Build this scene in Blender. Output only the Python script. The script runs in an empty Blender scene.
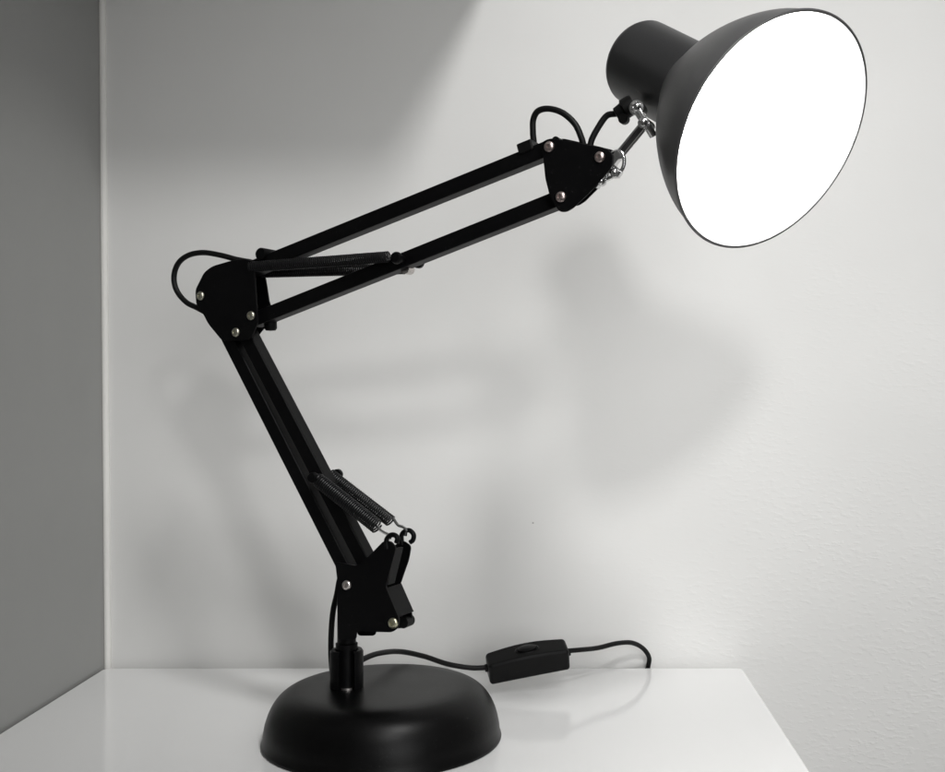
import bpy, bmesh, math, random
from mathutils import Vector, Matrix
random.seed(4)
C = bpy.context.scene
COL = C.collection
PI = math.pi

# ---------------------------------------------------------------- view / survey constants
F = 1100.0          # focal length in photo pixels
CX, CY = 558.0, 385.0
CAMH = 0.255        # camera height above the table top
POLE = Vector((-0.151, 0.786, 0))
PSI = math.radians(22)          # the lamp's arm plane is turned towards the camera at the shade end
DU = Vector((math.cos(PSI), -math.sin(PSI), 0))   # along the arm plane
DV = Vector((math.sin(PSI), math.cos(PSI), 0))    # across it, away from the viewer
BASE = Vector((-0.1262, 0.793, 0))
YW = 0.999          # back wall

def S(x, y, v=0.0):
    """surveyed point of the lamp's arm plane (offset v across it), in metres"""
    r = Vector(((x-CX)/F, 1, (CY-y)/F))
    o = Vector((0, 0, CAMH))
    p0 = POLE + DV*v
    t = (p0-o).dot(DV)/r.dot(DV)
    return o + r*t
def D(x, y, Y):
    return Vector(((x-CX)/F*Y, Y, CAMH+(CY-y)/F*Y))

# ---------------------------------------------------------------- materials
def nodes(name):
    m = bpy.data.materials.new(name); m.use_nodes = True
    nt = m.node_tree
    return m, nt, nt.nodes, nt.links, nt.nodes['Principled BSDF']
def mat(name, col, rough, spec=.5, metal=0, bump=0, scale=300, var=0.0, coat=0):
    m, nt, N, L, b = nodes(name)
    b.inputs['Base Color'].default_value = (*col, 1)
    b.inputs['Roughness'].default_value = rough
    b.inputs['Specular IOR Level'].default_value = spec
    b.inputs['Metallic'].default_value = metal
    b.inputs['Coat Weight'].default_value = coat
    tc = N.new('ShaderNodeTexCoord')
    if var or bump:
        n = N.new('ShaderNodeTexNoise'); n.inputs['Scale'].default_value = scale; n.inputs['Detail'].default_value = 4
        L.new(tc.outputs['Object'], n.inputs['Vector'])
    if var:
        mr = N.new('ShaderNodeMapRange')
        mr.inputs['To Min'].default_value = rough-var; mr.inputs['To Max'].default_value = rough+var
        n2 = N.new('ShaderNodeTexNoise'); n2.inputs['Scale'].default_value = 30; n2.inputs['Detail'].default_value = 6
        L.new(tc.outputs['Object'], n2.inputs['Vector'])
        L.new(n2.outputs['Fac'], mr.inputs['Value']); L.new(mr.outputs['Result'], b.inputs['Roughness'])
    if name in ('satin_black_paint', 'base_black_paint', 'shade_black_paint', 'socket_black_paint', 'black_plastic'):
        d1 = N.new('ShaderNodeTexNoise'); d1.inputs['Scale'].default_value = 520; d1.inputs['Detail'].default_value = 2
        d2 = N.new('ShaderNodeTexNoise'); d2.inputs['Scale'].default_value = 22; d2.inputs['Detail'].default_value = 5
        L.new(tc.outputs['Object'], d1.inputs['Vector']); L.new(tc.outputs['Object'], d2.inputs['Vector'])
        r1 = N.new('ShaderNodeMapRange'); r1.inputs['From Min'].default_value = .66; r1.inputs['From Max'].default_value = .80
        r2 = N.new('ShaderNodeMapRange'); r2.inputs['From Min'].default_value = .48; r2.inputs['From Max'].default_value = .72
        L.new(d1.outputs['Fac'], r1.inputs['Value']); L.new(d2.outputs['Fac'], r2.inputs['Value'])
        mu = N.new('ShaderNodeMath'); mu.operation = 'MULTIPLY'; L.new(r1.outputs['Result'], mu.inputs[0]); L.new(r2.outputs['Result'], mu.inputs[1])
        film = N.new('ShaderNodeMath'); film.operation = 'MULTIPLY_ADD'; film.inputs[1].default_value = .03
        L.new(r2.outputs['Result'], film.inputs[0]); L.new(mu.outputs['Value'], film.inputs[2]); film.use_clamp = True
        mx = N.new('ShaderNodeMix'); mx.data_type = 'RGBA'
        mx.inputs[6].default_value = (*col, 1); mx.inputs[7].default_value = (.028, .028, .027, 1)
        L.new(film.outputs['Value'], mx.inputs[0]); L.new(mx.outputs[2], b.inputs['Base Color'])
    if bump:
        bp = N.new('ShaderNodeBump'); bp.inputs['Strength'].default_value = bump; bp.inputs['Distance'].default_value = .0004
        L.new(n.outputs['Fac'], bp.inputs['Height']); L.new(bp.outputs['Normal'], b.inputs['Normal'])
    return m
M_BLACK = mat('satin_black_paint', (.0022, .0022, .0025), .40, .10, bump=.15, scale=900, var=.06)
M_BASE = mat('base_black_paint', (.0012, .0012, .0013), .36, .15, bump=.12, scale=700, var=.05)
M_SHADE = mat('shade_black_paint', (.065, .065, .066), .42, .7, bump=.10, scale=700, var=.05)
M_SOCK = mat('socket_black_paint', (.012, .012, .013), .40, .6, bump=.08, scale=700, var=.05)
M_SPRING = mat('black_spring_wire', (.006, .006, .0065), .40, .28)
M_RUB = mat('black_rubber', (.003, .003, .003), .5, .2)
M_PLAST = mat('black_plastic', (.003, .003, .003), .45, .15, bump=.2, scale=1500)
M_ZINC = mat('zinc_plated_steel', (.55, .52, .50), .3, .5, 1, bump=.1, var=.1)
M_CHROME = mat('chrome_steel', (.62, .62, .62), .18, .5, 1, var=.08)
M_REFL = mat('white_reflector', (.85, .85, .84), .4, .4)
M_TABLE = mat('glossy_white_lacquer', (.76, .76, .755), .11, .5, bump=.05, scale=60, var=.04)
M_FLOOR = mat('floor_grey', (.3, .29, .27), .5, bump=.2, scale=80)
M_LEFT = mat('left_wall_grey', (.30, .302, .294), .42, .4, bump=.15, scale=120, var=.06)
M_BEAD = mat('white_filler', (.80, .79, .76), .5)

def wall_material():
    m, nt, N, L, b = nodes('painted_plaster')
    b.inputs['Roughness'].default_value = .6
    b.inputs['Specular IOR Level'].default_value = .25
    tc = N.new('ShaderNodeTexCoord')
    # faint patches of uneven paint
    n = N.new('ShaderNodeTexNoise'); n.inputs['Scale'].default_value = 6; n.inputs['Detail'].default_value = 5
    L.new(tc.outputs['Object'], n.inputs['Vector'])
    cr = N.new('ShaderNodeValToRGB')
    cr.color_ramp.elements[0].position = .3; cr.color_ramp.elements[0].color = (.688, .685, .671, 1)
    cr.color_ramp.elements[1].position = .7; cr.color_ramp.elements[1].color = (.722, .719, .705, 1)
    L.new(n.outputs['Fac'], cr.inputs['Fac']); L.new(cr.outputs['Color'], b.inputs['Base Color'])
    # roller stipple: small, slightly horizontal lumps
    mp = N.new('ShaderNodeMapping'); mp.inputs['Scale'].default_value = (.55, 1, 1.2)
    L.new(tc.outputs['Object'], mp.inputs['Vector'])
    a = N.new('ShaderNodeTexNoise'); a.inputs['Scale'].default_value = 235; a.inputs['Detail'].default_value = 3
    L.new(mp.outputs['Vector'], a.inputs['Vector'])
    r = N.new('ShaderNodeMapRange'); r.inputs['From Min'].default_value = .5; r.inputs['From Max'].default_value = .8
    L.new(a.outputs['Fac'], r.inputs['Value'])
    msk = N.new('ShaderNodeTexNoise'); msk.inputs['Scale'].default_value = 7
    L.new(tc.outputs['Object'], msk.inputs['Vector'])
    mm = N.new('ShaderNodeMath'); mm.operation = 'MULTIPLY'
    # the stipple is heavier towards the lower right, where the roller paint was thicker
    dotn = N.new('ShaderNodeVectorMath'); dotn.operation = 'DOT_PRODUCT'; dotn.inputs[1].default_value = (1.0, 0, -.8)
    L.new(tc.outputs['Object'], dotn.inputs[0])
    ad = N.new('ShaderNodeMath'); ad.operation = 'ADD'; L.new(dotn.outputs['Value'], ad.inputs[0]); L.new(msk.outputs['Fac'], ad.inputs[1])
    mk = N.new('ShaderNodeMapRange'); mk.inputs['From Min'].default_value = .45; mk.inputs['From Max'].default_value = .95
    mk.inputs['To Min'].default_value = .05; mk.inputs['To Max'].default_value = .36
    L.new(ad.outputs['Value'], mk.inputs['Value'])
    L.new(r.outputs['Result'], mm.inputs[0]); L.new(mk.outputs['Result'], mm.inputs[1])
    w = N.new('ShaderNodeTexNoise'); w.inputs['Scale'].default_value = 9; w.inputs['Detail'].default_value = 2
    L.new(mp.outputs['Vector'], w.inputs['Vector'])
    b1 = N.new('ShaderNodeBump'); b1.inputs['Strength'].default_value = .5; b1.inputs['Distance'].default_value = .0012
    L.new(mm.outputs['Value'], b1.inputs['Height'])
    b2 = N.new('ShaderNodeBump'); b2.inputs['Strength'].default_value = .12; b2.inputs['Distance'].default_value = .004
    L.new(w.outputs['Fac'], b2.inputs['Height']); L.new(b1.outputs['Normal'], b2.inputs['Normal'])
    L.new(b2.outputs['Normal'], b.inputs['Normal'])
    return m
M_WALL = wall_material()
def emis(name, col, s):
    m, nt, N, L, b = nodes(name)
    b.inputs['Base Color'].default_value = (.8, .8, .8, 1)
    b.inputs['Emission Color'].default_value = (*col, 1); b.inputs['Emission Strength'].default_value = s
    return m
M_BULB = emis('lit_bulb_glass', (1, .99, .975), 58)

# ---------------------------------------------------------------- mesh helpers
def obj(name, bm, m, parent=None, smooth=True, bevel=0, label=None, seg=2):
    me = bpy.data.meshes.new(name)
    if parent is not None:
        r = parent
        while r.parent: r = r.parent
        off = r.location if r.type == 'EMPTY' else Vector((0, 0, 0))
        bmesh.ops.translate(bm, verts=bm.verts, vec=-Vector(off))
    bmesh.ops.recalc_face_normals(bm, faces=bm.faces)
    bm.to_mesh(me); bm.free()
    me.materials.append(m)
    o = bpy.data.objects.new(name, me); COL.objects.link(o)
    if parent is not None: o.parent = parent
    for p in me.polygons: p.use_smooth = smooth
    if bevel:
        md = o.modifiers.new('bevel', 'BEVEL'); md.width = bevel; md.segments = seg; md.limit_method = 'ANGLE'; md.angle_limit = math.radians(35)
        md.harden_normals = True
    elif smooth:
        md = o.modifiers.new('edges', 'EDGE_SPLIT'); md.split_angle = math.radians(40)
    if label: o['label'] = label
    return o
def thing(name, label, cat, loc):
    o = bpy.data.objects.new(name, None); COL.objects.link(o); o.location = loc; o.empty_display_size = .05
    o['label'] = label; o['category'] = cat
    return o
def tag(o, label, cat):
    o['label'] = label; o['category'] = cat; return o
def box(bm, lo, hi):
    lo, hi = Vector(lo), Vector(hi)
    r = bmesh.ops.create_cube(bm, size=1)
    bmesh.ops.scale(bm, vec=hi-lo, verts=r['verts']); bmesh.ops.translate(bm, vec=(lo+hi)/2, verts=r['verts'])
def frame(ax, hint=Vector((0, 0, 1))):
    ax = ax.normalized()
    if abs(ax.dot(hint)) > .98: hint = Vector((1, 0, 0))
    a = hint.cross(ax).normalized(); b = ax.cross(a).normalized()
    return a, b, ax
def lathe(bm, org, axis, prof, n=64, arc=None, start=0, close_ring=True, hint=Vector((0, 0, 1))):
    """prof: (radius, height) pairs along axis"""
    a, b, c = frame(axis, hint)
    full = arc is None
    k = n if full else n+1
    rings = []
    for r, h in prof:
        if r < 1e-6:
            rings.append([bm.verts.new(org+c*h)]*k); continue
        ring = []
        for i in range(k):
            t = start+(2*PI if full else arc)*i/n
            ring.append(bm.verts.new(org+c*h+(a*math.cos(t)+b*math.sin(t))*r))
        rings.append(ring)
    for q in range(len(rings)-1):
        A, B = rings[q], rings[q+1]
        for i in range(n):
            j = (i+1) % k if full else i+1
            vs = []
            for v in (A[i], A[j], B[j], B[i]):
                if v not in vs: vs.append(v)
            if len(vs) > 2:
                try: bm.faces.new(vs)
                except ValueError: pass
def cyl(bm, p, q, r, n=24, r2=None):
    r2 = r if r2 is None else r2
    L = (q-p).length
    lathe(bm, p, q-p, [(0, 0), (r, 0), (r2, L), (0, L)], n)
def catmull(P, n=10, closed=False):
    out = []
    Q = [P[0]*2-P[1]]+list(P)+[P[-1]*2-P[-2]]
    for i in range(1, len(Q)-2):
        p0, p1, p2, p3 = Q[i-1:i+3]
        for k in range(n):
            t = k/n
            out.append(.5*((2*p1)+(p2-p0)*t+(2*p0-5*p1+4*p2-p3)*t*t+(3*p1-p0-3*p2+p3)*t**3))
    out.append(P[-1].copy()); return out
def tube(bm, pts, r, n=12, flat=1.0):
    a = None; rings = []
    for i, p in enumerate(pts):
        t = (pts[min(i+1, len(pts)-1)]-pts[max(i-1, 0)]).normalized()
        if a is None: a = frame(t)[0]
        else: a = (a-t*a.dot(t)).normalized()
        b = t.cross(a)
        rings.append([bm.verts.new(p+(a*math.cos(2*PI*k/n)*flat+b*math.sin(2*PI*k/n))*r) for k in range(n)])
    for A, B in zip(rings, rings[1:]):
        for k in range(n): bm.faces.new((A[k], A[(k+1) % n], B[(k+1) % n], B[k]))
    bm.faces.new(rings[0]); bm.faces.new(rings[-1][::-1])
def plate(bm, pts, v, th, rnd=.0):
    """flat plate of the arm plane; pts are surveyed at its front face v"""
    P = [S(x, y, v) for x, y in pts]
    A = [bm.verts.new(p) for p in P]; B = [bm.verts.new(p+DV*th) for p in P]
    bm.faces.new(A); bm.faces.new(B[::-1])
    for i in range(len(P)):
        j = (i+1) % len(P); bm.faces.new((A[i], A[j], B[j], B[i]))
def roundpoly(pts, rad=4, n=4):
    out = []
    m = len(pts)
    for i in range(m):
        p = Vector(pts[i]); a = Vector(pts[i-1])-p; b = Vector(pts[(i+1) % m])-p
        r = min(rad, a.length*.45, b.length*.45)
        p0 = p+a.normalized()*r; p1 = p+b.normalized()*r
        for k in range(n+1):
            t = k/n; out.append(tuple(p0*(1-t)**2+p*2*t*(1-t)+p1*t*t))
    return out
def bar(name, p, q, w, v0, v1, parent, m):
    """square tube of the arm plane between two surveyed points of its front face"""
    a, b = S(*p, v0), S(*q, v0)
    d = (b-a).normalized(); s = d.cross(DV).normalized()*(w/2)
    bm = bmesh.new(); vs = []
    for e in (a, b):
        for sg, v in ((-1, 0), (1, 0), (1, v1-v0), (-1, v1-v0)):
            vs.append(bm.verts.new(e+s*sg+DV*v))
    for f in ((0, 1, 2, 3), (7, 6, 5, 4), (0, 4, 5, 1), (1, 5, 6, 2), (2, 6, 7, 3), (3, 7, 4, 0)):
        bm.faces.new([vs[i] for i in f])
    return obj(name, bm, m, parent, bevel=.0011)
def screw(x, y, v, parent, r=.0036, m=None, washer=True):
    c = S(x, y, v); n = -DV
    bm = bmesh.new()
    prof = [(0, -.001), (r, -.001), (r, .0004), (r*.93, .0011), (r*.7, .0017), (r*.42, .0020), (r*.40, .0008), (0, .0008)]
    lathe(bm, c, n, prof, 24)
    # cross recess: two crossed slots read as small sunken bars
    a, b, _ = frame(n)
    for ax, bx in ((a, b), (b, a)):
        vs = [bm.verts.new(c+n*z+ax*sa*r*.36+bx*sb*r*.10) for z in (.0006, .0013) for sa, sb in ((-1, -1), (1, -1), (1, 1), (-1, 1))]
        for f in ((0, 1, 2, 3), (4, 5, 6, 7), (0, 1, 5, 4), (1, 2, 6, 5), (2, 3, 7, 6), (3, 0, 4, 7)): bm.faces.new([vs[i] for i in f])
    return obj('screw', bm, m or M_ZINC, parent)

# ---------------------------------------------------------------- setting
FL = -0.62
bm = bmesh.new(); box(bm, (-2.5, -2.2, FL-.05), (2.5, YW, FL))
o = obj('floor', bm, M_FLOOR); o['kind'] = 'structure'

bm = bmesh.new(); box(bm, (-0.48, YW, FL), (2.2, YW+.12, 2.3))
w = obj('back_wall', bm, M_WALL, smooth=False)
tag(w, 'off-white painted plaster wall with faint roller stipple behind the lamp', 'wall')
# dried paint speck on the wall
bm = bmesh.new()
for (x, y, r) in ((533, 523, .0011),):
    p = D(x, y, YW)
    lathe(bm, p+Vector((0, .0004, 0)), Vector((0, -1, 0)), [(r, 0), (r*.7, .0007), (0, .0009)], 10)
sp = obj('paint_speck', bm, mat('speck_grey', (.42, .41, .39), .6), w); sp.parent = w
# left wall, leaning very slightly like the photograph's
lean = .0085
bm = bmesh.new()
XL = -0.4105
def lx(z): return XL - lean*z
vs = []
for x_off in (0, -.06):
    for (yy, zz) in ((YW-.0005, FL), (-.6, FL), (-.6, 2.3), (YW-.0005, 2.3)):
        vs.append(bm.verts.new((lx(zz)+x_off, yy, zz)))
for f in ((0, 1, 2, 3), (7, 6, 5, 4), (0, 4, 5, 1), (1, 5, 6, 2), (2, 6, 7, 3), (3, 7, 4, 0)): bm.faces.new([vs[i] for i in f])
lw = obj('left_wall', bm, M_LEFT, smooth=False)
tag(lw, 'smooth grey shaded side wall along the left edge of the table', 'wall')
# pale filler bead down the corner
bm = bmesh.new()
pts = [Vector((lx(z)+.0022, YW-.0012, z)) for z in (FL, 0.0, .7, 2.3)]
tube(bm, pts, .0032, 12)
o = obj('corner_bead', bm, M_BEAD, w)

# bulkhead above the picture: its shadow falls across the upper left of the wall
bm = bmesh.new(); box(bm, (-.43, YW-.20, .66), (-.045, YW-.001, 2.3))
box(bm, (-.44, -.6, .661), (-.29, YW-.205, 2.29))  # unseen arm along the left wall, added to shade its upper part
o = obj('bulkhead', bm, M_WALL, smooth=False); o['kind'] = 'structure'

# table
tb = thing('side_table', 'glossy white lacquered table with rounded corner under the black lamp', 'table', (-.122, .77, FL))
def rrect(x0, y0, x1, y1, r, n=6):
    out = []
    for cx, cy, a0 in ((x1-r, y1-r, 0), (x0+r, y1-r, 90), (x0+r, y0+r, 180), (x1-r, y0+r, 270)):
        for k in range(n+1):
            a = math.radians(a0+90*k/n); out.append((cx+r*math.cos(a), cy+r*math.sin(a)))
    return out
bm = bmesh.new()
P = rrect(-.4085, .53, .1665, .991, .007)
A = [bm.verts.new((x, y, 0)) for x, y in P]; B = [bm.verts.new((x, y, -.028)) for x, y in P]
bm.faces.new(A); bm.faces.new(B[::-1])
for i in range(len(P)):
    j = (i+1) % len(P); bm.faces.new((A[i], A[j], B[j], B[i]))
obj('tabletop', bm, M_TABLE, tb, bevel=.0018, seg=3)
for x in (-.37, .128):
    for y in (.57, .95):
        bm = bmesh.new(); box(bm, (x-.02, y-.02, FL), (x+.02, y+.02, -.0282))
        obj('leg', bm, M_TABLE, tb, bevel=.002)
for y in (.575, .935):
    bm = bmesh.new(); box(bm, (-.348, y, -.09), (.106, y+.015, -.0284))
    obj('apron', bm, M_TABLE, tb, bevel=.001)

# ---------------------------------------------------------------- the lamp
lamp = thing('desk_lamp', 'black swing-arm desk lamp with round base and lit shade on white table', 'desk lamp', BASE)
LO = BASE

# base
bm = bmesh.new()
H0 = .0387
prof = [(0, H0+.0003), (.03, H0+.0003), (.050, H0+.0002), (.060, H0-.0003), (.0665, H0-.0018), (.0722, H0-.0052), (.0768, H0-.0103), (.0802, H0-.0165),
        (.0826, H0-.0235), (.0838, .009), (.0842, .0042), (.0850, .0026), (.0853, .0014), (.0850, .0004), (.083, .0003), (.0, .0003)]
P2 = [Vector((r, 0, h)) for r, h in prof[:9]]
sm = catmull(P2, 5)
prof = [(max(p.x, 0), p.z) for p in sm]+prof[9:]
lathe(bm, BASE, Vector((0, 0, 1)), prof, 128)
base = obj('base', bm, M_BASE, lamp)

# pole, slotted collar, ring
PX = POLE.copy()
bm = bmesh.new(); cyl(bm, PX+Vector((0, 0, H0+.0003)), PX+Vector((0, 0, .118)), .0066, 32)
pole = obj('pole', bm, M_BLACK, lamp)
bm = bmesh.new()
to_cam = math.atan2(-PX.y, -PX.x)
half = math.radians(27)
prof = [(.0085, .0004), (.0118, .0004), (.0118, .026), (.0108, .0275), (.0085, .0275), (.0085, .0004)]
a_, b_, c_ = frame(Vector((0, 0, 1)))
st = math.atan2(Vector((math.cos(to_cam), math.sin(to_cam), 0)).dot(b_), Vector((math.cos(to_cam), math.sin(to_cam), 0)).dot(a_))
lathe(bm, PX+Vector((0, 0, H0)), Vector((0, 0, 1)), prof, 40, arc=2*PI-2*half, start=st+half)
# close slot sides
bm.edges.ensure_lookup_table()
bmesh.ops.holes_fill(bm, edges=[e for e in bm.edges if e.is_boundary], sides=12)
obj('collar', bm, M_BLACK, lamp)
bm = bmesh.new()
lathe(bm, PX+Vector((0, 0, H0+.0002)), Vector((0, 0, 1)), [(.0067, 0), (.0083, 0), (.0083, .0012), (.0067, .0012), (.0067, 0)], 32)
obj('collar_ring', bm, M_ZINC, lamp)
bm = bmesh.new()
lathe(bm, PX+Vector((0, 0, .0665)), Vector((0, 0, 1)), [(.0067, 0), (.0078, .0), (.0078, .004), (.0067, .0045)], 32)
obj('pole_sleeve', bm, M_BLACK, lamp)

VF, VR, TH = -.0125, .0110, .0015     # front and rear plates
# lower bracket
front = [(335, 562), (357, 566), (371, 554), (383.5, 541), (391, 541.5), (396, 548), (385.5, 587), (399, 619), (398, 628), (392, 632.5), (356, 631.8), (355.5, 640), (338, 640), (337, 578)]
bm = bmesh.new(); plate(bm, roundpoly(front, 3), VF, TH)
def hook(bm, pts, v):
    tube(bm, catmull([S(x, y, v) for x, y in pts], 6), .0018, 10)
hook(bm, [(387, 549), (386.5, 540.5), (389.5, 536), (394, 535), (397.5, 538), (396.5, 543)], VF+.0008)
lb = obj('lower_bracket_plate', bm, M_BLACK, lamp, bevel=.0004)
screw(346.9, 585.4, VF, lb); screw(393.2, 623.3, VF, lb, r=.0039, m=mat('brassy_zinc', (.50, .49, .36), .33, .5, 1))
# folded diagonal web on the plate's right edge
bm = bmesh.new()
rear = [(355, 557), (377, 560), (391, 548), (402, 540), (411, 546), (408.5, 560), (398, 590), (412, 614), (411.5, 622), (405, 628.5), (376, 629), (375, 636), (357, 636), (357, 575)]
plate(bm, roundpoly(rear, 4), VR, TH)
hook(bm, [(402, 545), (401.5, 536), (404.5, 531.5), (409.5, 530.5), (413.5, 534.5), (413, 540), (410, 542.5)], VR+.0008)
obj('lower_bracket_plate', bm, M_BLACK, lamp, bevel=.0004)
bm = bmesh.new()     # folded web joining the two plates on their right side
for (q0, q1) in (((384.3, 589), (397, 618)), ((395.0, 549), (386.5, 585))):
    A = [S(*q0, VF+TH), S(*q1, VF+TH)]
    d = (A[1]-A[0]).normalized(); s = d.cross(DV)*.0008
    vs = [bm.verts.new(p+s*k+DV*w_) for p in A for k, w_ in ((-1, 0), (1, 0), (1, VR-VF-TH), (-1, VR-VF-TH))]
    if q0[1] < 560:
        vs = vs  # upper web only half as wide
        for i in (2, 3, 6, 7): vs[i].co -= DV*(VR-VF-TH)*.55
    for f in ((0, 1, 2, 3), (7, 6, 5, 4), (0, 4, 5, 1), (1, 5, 6, 2), (2, 6, 7, 3), (3, 7, 4, 0)): bm.faces.new([vs[i] for i in f])
obj('bracket_web', bm, M_BLACK, lamp, smooth=False)
bm = bmesh.new(); cyl(bm, S(407, 621, VR)-DV*.006, S(407, 621, VR)+DV*.004, .0042, 20)
obj('clamp_knob', bm, M_PLAST, lamp)

# lower arm bars
BW = .0105
bar('lower_arm_bar', (350.5, 583.5), (221.5, 328), BW, -.006, .006, lamp, M_BLACK)
bar('lower_arm_bar', (371.5, 580), (240, 328), BW, -.006, .006, lamp, M_BLACK)
# upper arm bars
bar('upper_arm_bar', (206, 285.5), (550, 146.5), BW, -.006, .006, lamp, M_BLACK)
bar('upper_arm_bar', (250, 320.5), (561.5, 196.3), BW, -.006, .006, lamp, M_BLACK)

# elbow plates
el = [(195, 290), (204, 272), (212, 266), (231, 260.5), (244, 258.5), (254, 262), (256, 300), (258, 322), (250, 340), (222, 341), (208, 324), (203, 314), (196, 305)]
bm = bmesh.new(); plate(bm, roundpoly(el, 4), VF, TH)
ep = obj('elbow_plate', bm, M_BLACK, lamp, bevel=.0004)
for x, y in ((200.8, 295.8), (251.2, 315.6), (236.0, 332.3)): screw(x, y, VF, ep, m=mat('dull_zinc', (.47, .46, .38), .35, .5, 1), r=.0034)
bm = bmesh.new()
el2 = [(212, 283), (218, 270), (228, 262), (246, 258), (262, 262), (266, 283), (269, 303), (276, 316), (262, 330), (256, 338), (236, 336), (224, 322), (214, 308)]
plate(bm, roundpoly(el2, 4), VR, TH); obj('elbow_plate', bm, M_BLACK, lamp, bevel=.0004)
bm = bmesh.new(); a = S(270.5, 318, .004); b = S(270.7, 331, .004)
lathe(bm, a, b-a, [(0, 0), (.0046, 0), (.0046, (b-a).length-.002), (.0036, (b-a).length-.0004), (0, (b-a).length)], 20)
obj('elbow_stop', bm, M_PLAST, lamp)
bm = bmesh.new(); a = S(263.5, 254.5, -.004)
lathe(bm, a, DV, [(0, -.004), (.0042, -.004), (.0048, -.003), (.0048, .012), (0, .012)], 20)
obj('hinge_boss', bm, M_BLACK, lamp)

# head plates
hp = [(541.5, 142), (547, 139), (552, 138), (580, 143), (607, 148.5), (613, 154), (612, 166), (594, 188), (573, 208), (566, 212), (559, 211.5), (549.5, 196), (545, 178)]
bm = bmesh.new(); plate(bm, roundpoly(hp, 4), VF, TH)
hpo = obj('head_plate', bm, M_BLACK, lamp, bevel=.0004)
pink = mat('warm_zinc', (.52, .44, .42), .33, .5, 1)
for x, y in ((549.3, 146.6), (599.8, 156.9), (560.9, 196.8)): screw(x, y, VF, hpo, m=pink)
bm = bmesh.new()
hp2 = [(556, 141), (562, 138), (590, 144), (614, 150), (619, 157), (617, 166), (602, 184), (584, 202), (577, 206), (570, 205), (562, 194), (557, 176)]
plate(bm, roundpoly(hp2, 4), VR, TH); obj('head_plate', bm, M_BLACK, lamp, bevel=.0004)
# cable clip on the upper bar
bm = bmesh.new()
a, b = S(518.5, 154.3, -.0075), S(533, 148.4, -.0075); d = (b-a).normalized(); s = d.cross(DV)
if s.z < 0: s = -s
vs = [bm.verts.new(p+s*k+DV*w_) for p in (a, b) for k, w_ in ((-.0002, 0), (.0072, 0), (.0072, .015), (-.0002, .015))]
for f in ((0, 1, 2, 3), (7, 6, 5, 4), (0, 4, 5, 1), (1, 5, 6, 2), (2, 6, 7, 3), (3, 7, 4, 0)): bm.faces.new([vs[i] for i in f])
obj('cable_clip', bm, M_PLAST, lamp, bevel=.001)
bm = bmesh.new(); a = S(556.5, 141, -.003)
lathe(bm, a, DV, [(0, -.002), (.0028, -.002), (.0028, .006), (0, .006)], 14); obj('rivet', bm, M_BLACK, lamp)

# springs
def spring(p, q, v, rad, parent, wire=.00068, ends=None):
    a, b = S(*p, v), S(*q, v)
    L = (b-a).length; A, B, Cx = frame(b-a)
    pitch = wire*2.5; turns = L/pitch; n = int(turns*12)
    pts = [a+Cx*(L*i/n)+(A*math.cos(2*PI*turns*i/n)+B*math.sin(2*PI*turns*i/n))*(rad-wire) for i in range(n+1)]
    bm = bmesh.new(); tube(bm, pts, wire, 6)
    o = obj('spring', bm, M_SPRING, parent)
    bm = bmesh.new()
    for e in (ends or []):
        tube(bm, catmull([S(x, y, v) for x, y in e], 5), .0011, 8)
    if ends: obj('spring_hook', bm, M_CHROME, o)
    return o
spring((318, 480), (377.5, 527), -.0115, .0053, lamp, ends=[[(377, 526), (381, 530.5), (385, 533), (388.5, 535), (390, 539.5)]])
spring((330, 474.5), (391, 521.5), .0100, .0046, lamp, ends=[[(393, 518), (398, 525), (403, 527), (406, 530), (405.5, 536)]])
spring((250, 267), (388, 256.8), -.0105, .0041, lamp, ends=[[(387, 256.8), (391, 256), (394, 258)]])
spring((262, 272.5), (404, 268.5), .0110, .0042, lamp)
# pegs that carry the springs
def peg(x, y, r=.0042):
    p = S(x, y, -.017); bm = bmesh.new()
    lathe(bm, p, DV, [(0, -.0005), (r*.8, -.0003), (r, .0012), (r, .003), (r*.62, .0034), (r*.62, .031), (r, .0314), (r, .034), (0, .0342)], 20)
    return obj('spring_peg', bm, M_BLACK, lamp)
peg(395, 257.5); peg(311.5, 478, .004)
bm = bmesh.new(); p = S(409, 269.5, .006); cyl(bm, p-DV*.006, p+DV*.002, .0036, 16)
obj('lock_nut', bm, M_ZINC, lamp)

# shade: lathe along its axis
SC = Vector((.1291, .66, .4056)); SN = Vector((.533, -.668, -.512)).normalized(); SR = .0736
SL = .131; EX = .0115
outer = [(0, 0), (.012, 0), (.021, .0008), (.0262, .0032), (.0286, .0075), (.0290, .013), (.0292, .052), (.0303, .0567), (.0351, .0632), (.0440, .073), (.0526, .084), (.0601, .0955), (.0663, .107), (.0709, .1185), (SR, SL)]
sm = catmull([Vector((r, 0, h)) for r, h in outer], 4)
op = [(max(p.x, 0), p.z) for p in sm]
top = SC-SN*SL
cylo = [(r, h-EX*max(0, min(1, (.05-h)/.03))) for r, h in op if h <= .0560]
fl = [q for q in op if q[1] >= .0530]
bm = bmesh.new()
inn = [(r-.0012, h+.0004) for r, h in fl][::-1]
rim = [(SR, SL), (SR+.0009, SL+.0002), (SR+.0010, SL+.0012), (SR+.0003, SL+.0018), (SR-.0008, SL+.0015), (SR-.0011, SL+.0004)]
lathe(bm, top, SN, fl+rim, 160)
shade = obj('lamp_shade', bm, M_SHADE, lamp)
bm = bmesh.new(); lathe(bm, top, SN, [(SR-.0012, SL+.0003)]+inn+[(.027, .056), (0, .056)], 160)
obj('reflector', bm, M_REFL, shade)
bm = bmesh.new(); lathe(bm, top, SN, cylo+[(.0288, .0560), (0, .0559)], 96)
sock = obj('socket_housing', bm, M_SOCK, lamp)
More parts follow.
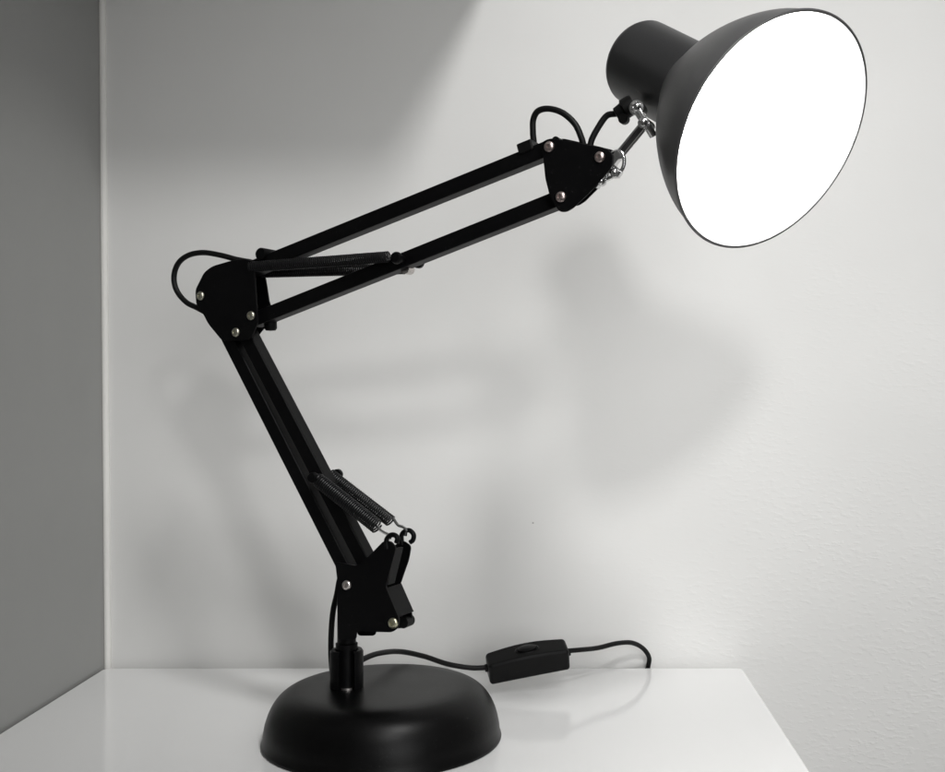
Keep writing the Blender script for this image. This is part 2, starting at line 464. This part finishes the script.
# bulb
bm = bmesh.new()
bp_ = [(0, .056), (.013, .0562), (.0135, .066), (.017, .073), (.0255, .083), (.0290, .094), (.0275, .105), (.021, .1145), (.011, .1195), (0, .121)]
sm = catmull([Vector((r, 0, h)) for r, h in bp_], 4)
lathe(bm, top, SN, [(max(p.x, 0), p.z) for p in sm][:-1]+[(0, .121)], 48)
obj('bulb', bm, M_BULB, lamp)

# swivel joint between head plate and shade
def near(x, y, Y): return D(x, y, Y)
g0 = S(601, 178, -.004); g1 = S(648, 121, -.004)
bm = bmesh.new(); cyl(bm, g0, g1, .0016, 20)
rod = obj('swivel_rod', bm, mat('dark_steel', (.12, .12, .12), .35, .5, 1), lamp)
dd = (g1-g0).normalized(); ss = dd.cross(DV).normalized()
for sg in (-1, 1):
    bm = bmesh.new(); cyl(bm, g0+ss*sg*.0023-DV*.001, g1+ss*sg*.0023-DV*.001, .0010, 14)
    obj('guide_wire', bm, M_CHROME, rod)
bm = bmesh.new()
# channel strap running along the plate's sloping edge
a, b = S(593, 185.5, -.011), S(619, 151.5, -.011); d = (b-a).normalized(); s = d.cross(DV)
for w0, w1, k0, k1 in ((0, .0008, -.0022, .0022), (.0, .006, -.0026, -.0018)):
    vs = [bm.verts.new(p+s*k+DV*w_) for p in (a, b) for k, w_ in ((k0, w0), (k1, w0), (k1, w1), (k0, w1))]
    for f in ((0, 1, 2, 3), (7, 6, 5, 4), (0, 4, 5, 1), (1, 5, 6, 2), (2, 6, 7, 3), (3, 7, 4, 0)): bm.faces.new([vs[i] for i in f])
obj('swivel_bracket', bm, M_CHROME, lamp, smooth=False, bevel=.0003)
# bail of the wing nut: curved wire and a hex nut
bm = bmesh.new()
tube(bm, catmull([S(x, y, -.006) for x, y in ((612, 153), (619, 151), (623.5, 156), (624, 164), (621, 171), (614, 176), (605, 180))], 6), .0013, 10)
lathe(bm, S(616, 173, -.006), -DV, [(0, -.002), (.0036, -.002), (.0036, .002), (.0028, .003), (.002, .003), (.002, .0052), (.001, .006), (0, .0061)], 6)
lathe(bm, S(601, 181, -.008), -DV, [(0, -.002), (.0033, -.002), (.0033, .002), (.0022, .0034), (.0010, .004), (0, .004)], 16)
cyl(bm, S(621, 174.5, -.006), S(613, 168, -.006), .0022, 12)
obj('wing_nut', bm, M_CHROME, lamp)
# ball joint clip on the shade's neck
c0 = S(636.5, 107.5, -.006)
bm = bmesh.new()
lathe(bm, c0, -DV, [(0, -.010), (.0042, -.010), (.0048, -.002), (.0048, .0004), (.0034, .0008), (.0033, .0018), (.0028, .0030), (.0016, .0037), (.0012, .0022), (0, .0022)], 24)
a, b = S(634, 101, -.009), S(653.5, 137, -.009)
tube(bm, catmull([S(634, 104, -.006), S(640, 115, -.007), S(647, 125, -.008), S(653.5, 136, -.004)], 6), .0026, 10, flat=.7)
lathe(bm, S(646, 124.5, -.004), -DV, [(0, -.008), (.0036, -.008), (.0036, .006), (.0029, .0062), (.0026, .0082), (.0014, .0092), (0, .0094)], 20)

obj('swivel_clip', bm, M_CHROME, lamp)
# cable gland
bm = bmesh.new()
g = S(622, 110.5, .006)
ax = (S(612, 117, .006)-S(630, 106, .008)).normalized()
lathe(bm, g-ax*.009, ax, [(0, 0), (.0062, 0), (.0066, .002), (.0066, .0075), (.0050, .0085), (.0042, .0135), (.003, .0138), (0, .0138)], 24)
gg = S(624, 119, .004); cyl(bm, gg-DV*.002, gg+DV*.002, .0034, 16)
obj('cable_gland', bm, M_PLAST, lamp)

# ---------------------------------------------------------------- cord
RC = .0021
bm = bmesh.new()
c1 = [S(334, 684, .009), S(331.5, 664, .009), S(331, 640, .009), S(333, 612, .009), S(338, 588, .011), S(340, 560, .0115), S(322, 510, .0135), S(290, 450, .0135), S(250, 380, .0135), S(226, 335, .010), S(210, 316, .004),
      S(198.5, 308.5, 0), S(186, 302, 0), S(176.5, 290, 0), S(174, 276, 0), S(178.5, 263, 0), S(189, 255, 0), S(204, 252.6, 0), S(222, 255.5, 0), S(240, 260, .004), S(262, 262, .0105), S(300, 250, .0105), S(400, 210, .0105), S(500, 169, .0105), S(527, 158, .0095),
      S(533.5, 147, .004), S(533, 133, .002), S(533.2, 120, .001), S(538, 111, 0), S(549, 108.6, 0), S(563, 113, 0), S(575, 124, 0), S(581.5, 138, .001), S(585, 150, .003), S(589, 150, .004), S(592, 139, .004), S(599, 126, .005), S(607, 115.5, .006), S(616, 113.5, .006), S(622, 111, .006)]
tube(bm, catmull(c1, 9), RC, 12)
# a groove down the twin flex
arm_cord = obj('arm_cord', bm, M_RUB, lamp)
bm = bmesh.new()
c2 = [D(352, 668, .80), D(363, 659.5, .812), D(379, 653.5, .835), D(400, 651.8, .866), D(424, 656.5, .885), D(447, 664, .897), D(471, 668, .903), D(490, 667.5, .905)]
tube(bm, catmull(c2, 9), RC, 12)
c3 = [D(562, 651.5, .918), D(580, 650, .926), D(598, 648, .942), D(617, 643.5, .958), D(632, 643, .972), D(643, 648.5, .983), D(649, 657.5, .991), D(648.2, 667, .9946), D(645.5, 685, .9948), Vector((.075, .9948, -.12)), Vector((.06, .9948, -.3)), Vector((.05, .99, -.55)), Vector((.05, .93, FL+.004)), Vector((.12, .8, FL+.0025)), Vector((.5, .8, FL+.0025))]
tube(bm, catmull(c3, 9), RC, 12)
obj('power_cord', bm, M_RUB, lamp)
# inline switch
a = D(487.5, 668, .905); b = D(567.5, 652.5, .918)
d = (b-a).normalized(); up = Vector((0, -.45, 1)); up = (up-d*up.dot(d)).normalized(); dp = d.cross(up)
L = (b-a).length
def sp_(u, w_, h): return a+d*u+dp*w_+up*h
bm = bmesh.new()
n = 8; rows = []
for i in range(n+1):
    t = i/n; u = L*t
    e = min(t, 1-t)*2
    hw = .0092+.0012*math.sin(PI*t)
    ht = .0085+.0028*math.sin(PI*t); hb = -.0118+.0012*math.sin(PI*t)
    rows.append([bm.verts.new(sp_(u, -hw, hb)), bm.verts.new(sp_(u, hw, hb)), bm.verts.new(sp_(u, hw, ht)), bm.verts.new(sp_(u, -hw, ht))])
for A, B in zip(rows, rows[1:]):
    for k in range(4): bm.faces.new((A[k], A[(k+1) % 4], B[(k+1) % 4], B[k]))
bm.faces.new(rows[0]); bm.faces.new(rows[-1][::-1])
sw = obj('inline_switch', bm, M_PLAST, lamp, bevel=.0030, seg=4)
sw.modifiers['bevel'].angle_limit = math.radians(50)
bm = bmesh.new()
for (uc, rx, h) in ((L*.50, .0092, .0116),):
    base_ = sp_(uc, 0, h-.0012)
    ring_prof = [(1.12, 0), (1.10, .0009), (1.0, .0012), (.96, .0002), (.90, .0002), (.86, .0022), (.5, .0030), (0, .0032)]
    last = None
    for s_, z in ring_prof:
        if s_ == 0:
            cv = bm.verts.new(base_+up*z)
            for k in range(32): bm.faces.new((last[k], last[(k+1) % 32], cv))
            break
        cur = [bm.verts.new(base_+d*math.cos(2*PI*k/32)*rx*s_+dp*math.sin(2*PI*k/32)*.0048*s_+up*z) for k in range(32)]
        if last:
            for k in range(32): bm.faces.new((last[k], last[(k+1) % 32], cur[(k+1) % 32], cur[k]))
        last = cur
obj('rocker', bm, mat('rocker_black', (.002, .002, .002), .3, .3), sw)
for q, sg in ((a, -1), (b, 1)):
    bm = bmesh.new(); lathe(bm, q-d*sg*.001, d*sg, [(0, 0), (.0036, 0), (.0030, .0032), (0, .0034)], 16)
    obj('strain_relief', bm, M_PLAST, sw)

# ---------------------------------------------------------------- light
def area(name, loc, target, size, power, col=(1, 1, 1), shape='DISK', spread=180):
    l = bpy.data.lights.new(name, 'AREA'); l.shape = shape; l.size = size; l.energy = power; l.color = col
    l.spread = math.radians(spread)
    o = bpy.data.objects.new(name, l); COL.objects.link(o); o.location = loc
    o.rotation_euler = (Vector(target)-Vector(loc)).to_track_quat('-Z', 'Y').to_euler()
    return o
area('room_lamp', (.21, -.24, .90), (.08, 1, .10), .135, .52, (1, .995, .985), spread=62)
area('fill_light', (.70, -.85, .50), (.08, 1, .14), .9, 1.22, (.995, 1, 1), spread=62)  # broad soft fill from an unseen source, added to weaken the wall shadows
area('ceiling_lamp', (.62, -.40, 2.0), (.17, 1, .27), .38, 2.6, (1, .995, .985), spread=47)
w_ = bpy.data.worlds.new('World'); C.world = w_; w_.use_nodes = True
N = w_.node_tree.nodes; L = w_.node_tree.links
bg = N['Background']; bg.inputs[1].default_value = 1
# dim room around: pale ceiling, brighter towards the right, dark floor side
tc = N.new('ShaderNodeTexCoord'); dt = N.new('ShaderNodeVectorMath'); dt.operation = 'DOT_PRODUCT'
dt.inputs[1].default_value = (.8, -.15, .6)
L.new(tc.outputs['Generated'], dt.inputs[0])
mr = N.new('ShaderNodeMapRange'); mr.inputs['From Min'].default_value = -.8; mr.inputs['From Max'].default_value = .9
mr.inputs['To Min'].default_value = .03; mr.inputs['To Max'].default_value = .225
L.new(dt.outputs['Value'], mr.inputs['Value']); L.new(mr.outputs['Result'], bg.inputs[0])

# ---------------------------------------------------------------- camera
cam = bpy.data.cameras.new('camera'); co = bpy.data.objects.new('camera', cam); COL.objects.link(co)
co.location = (0, 0, CAMH); co.rotation_euler = (math.radians(90), 0, 0)
cam.sensor_fit = 'HORIZONTAL'; cam.sensor_width = 36; cam.lens = 36*F/945
cam.shift_x = -(CX-472.5)/945; cam.shift_y = (CY-386)/945
cam.clip_start = .01; cam.clip_end = 50
C.camera = co
C.view_settings.view_transform = 'Standard'; C.view_settings.look = 'None'; C.view_settings.gamma = 1; C.view_settings.exposure = 0
C.render.resolution_x, C.render.resolution_y = 1024, 837
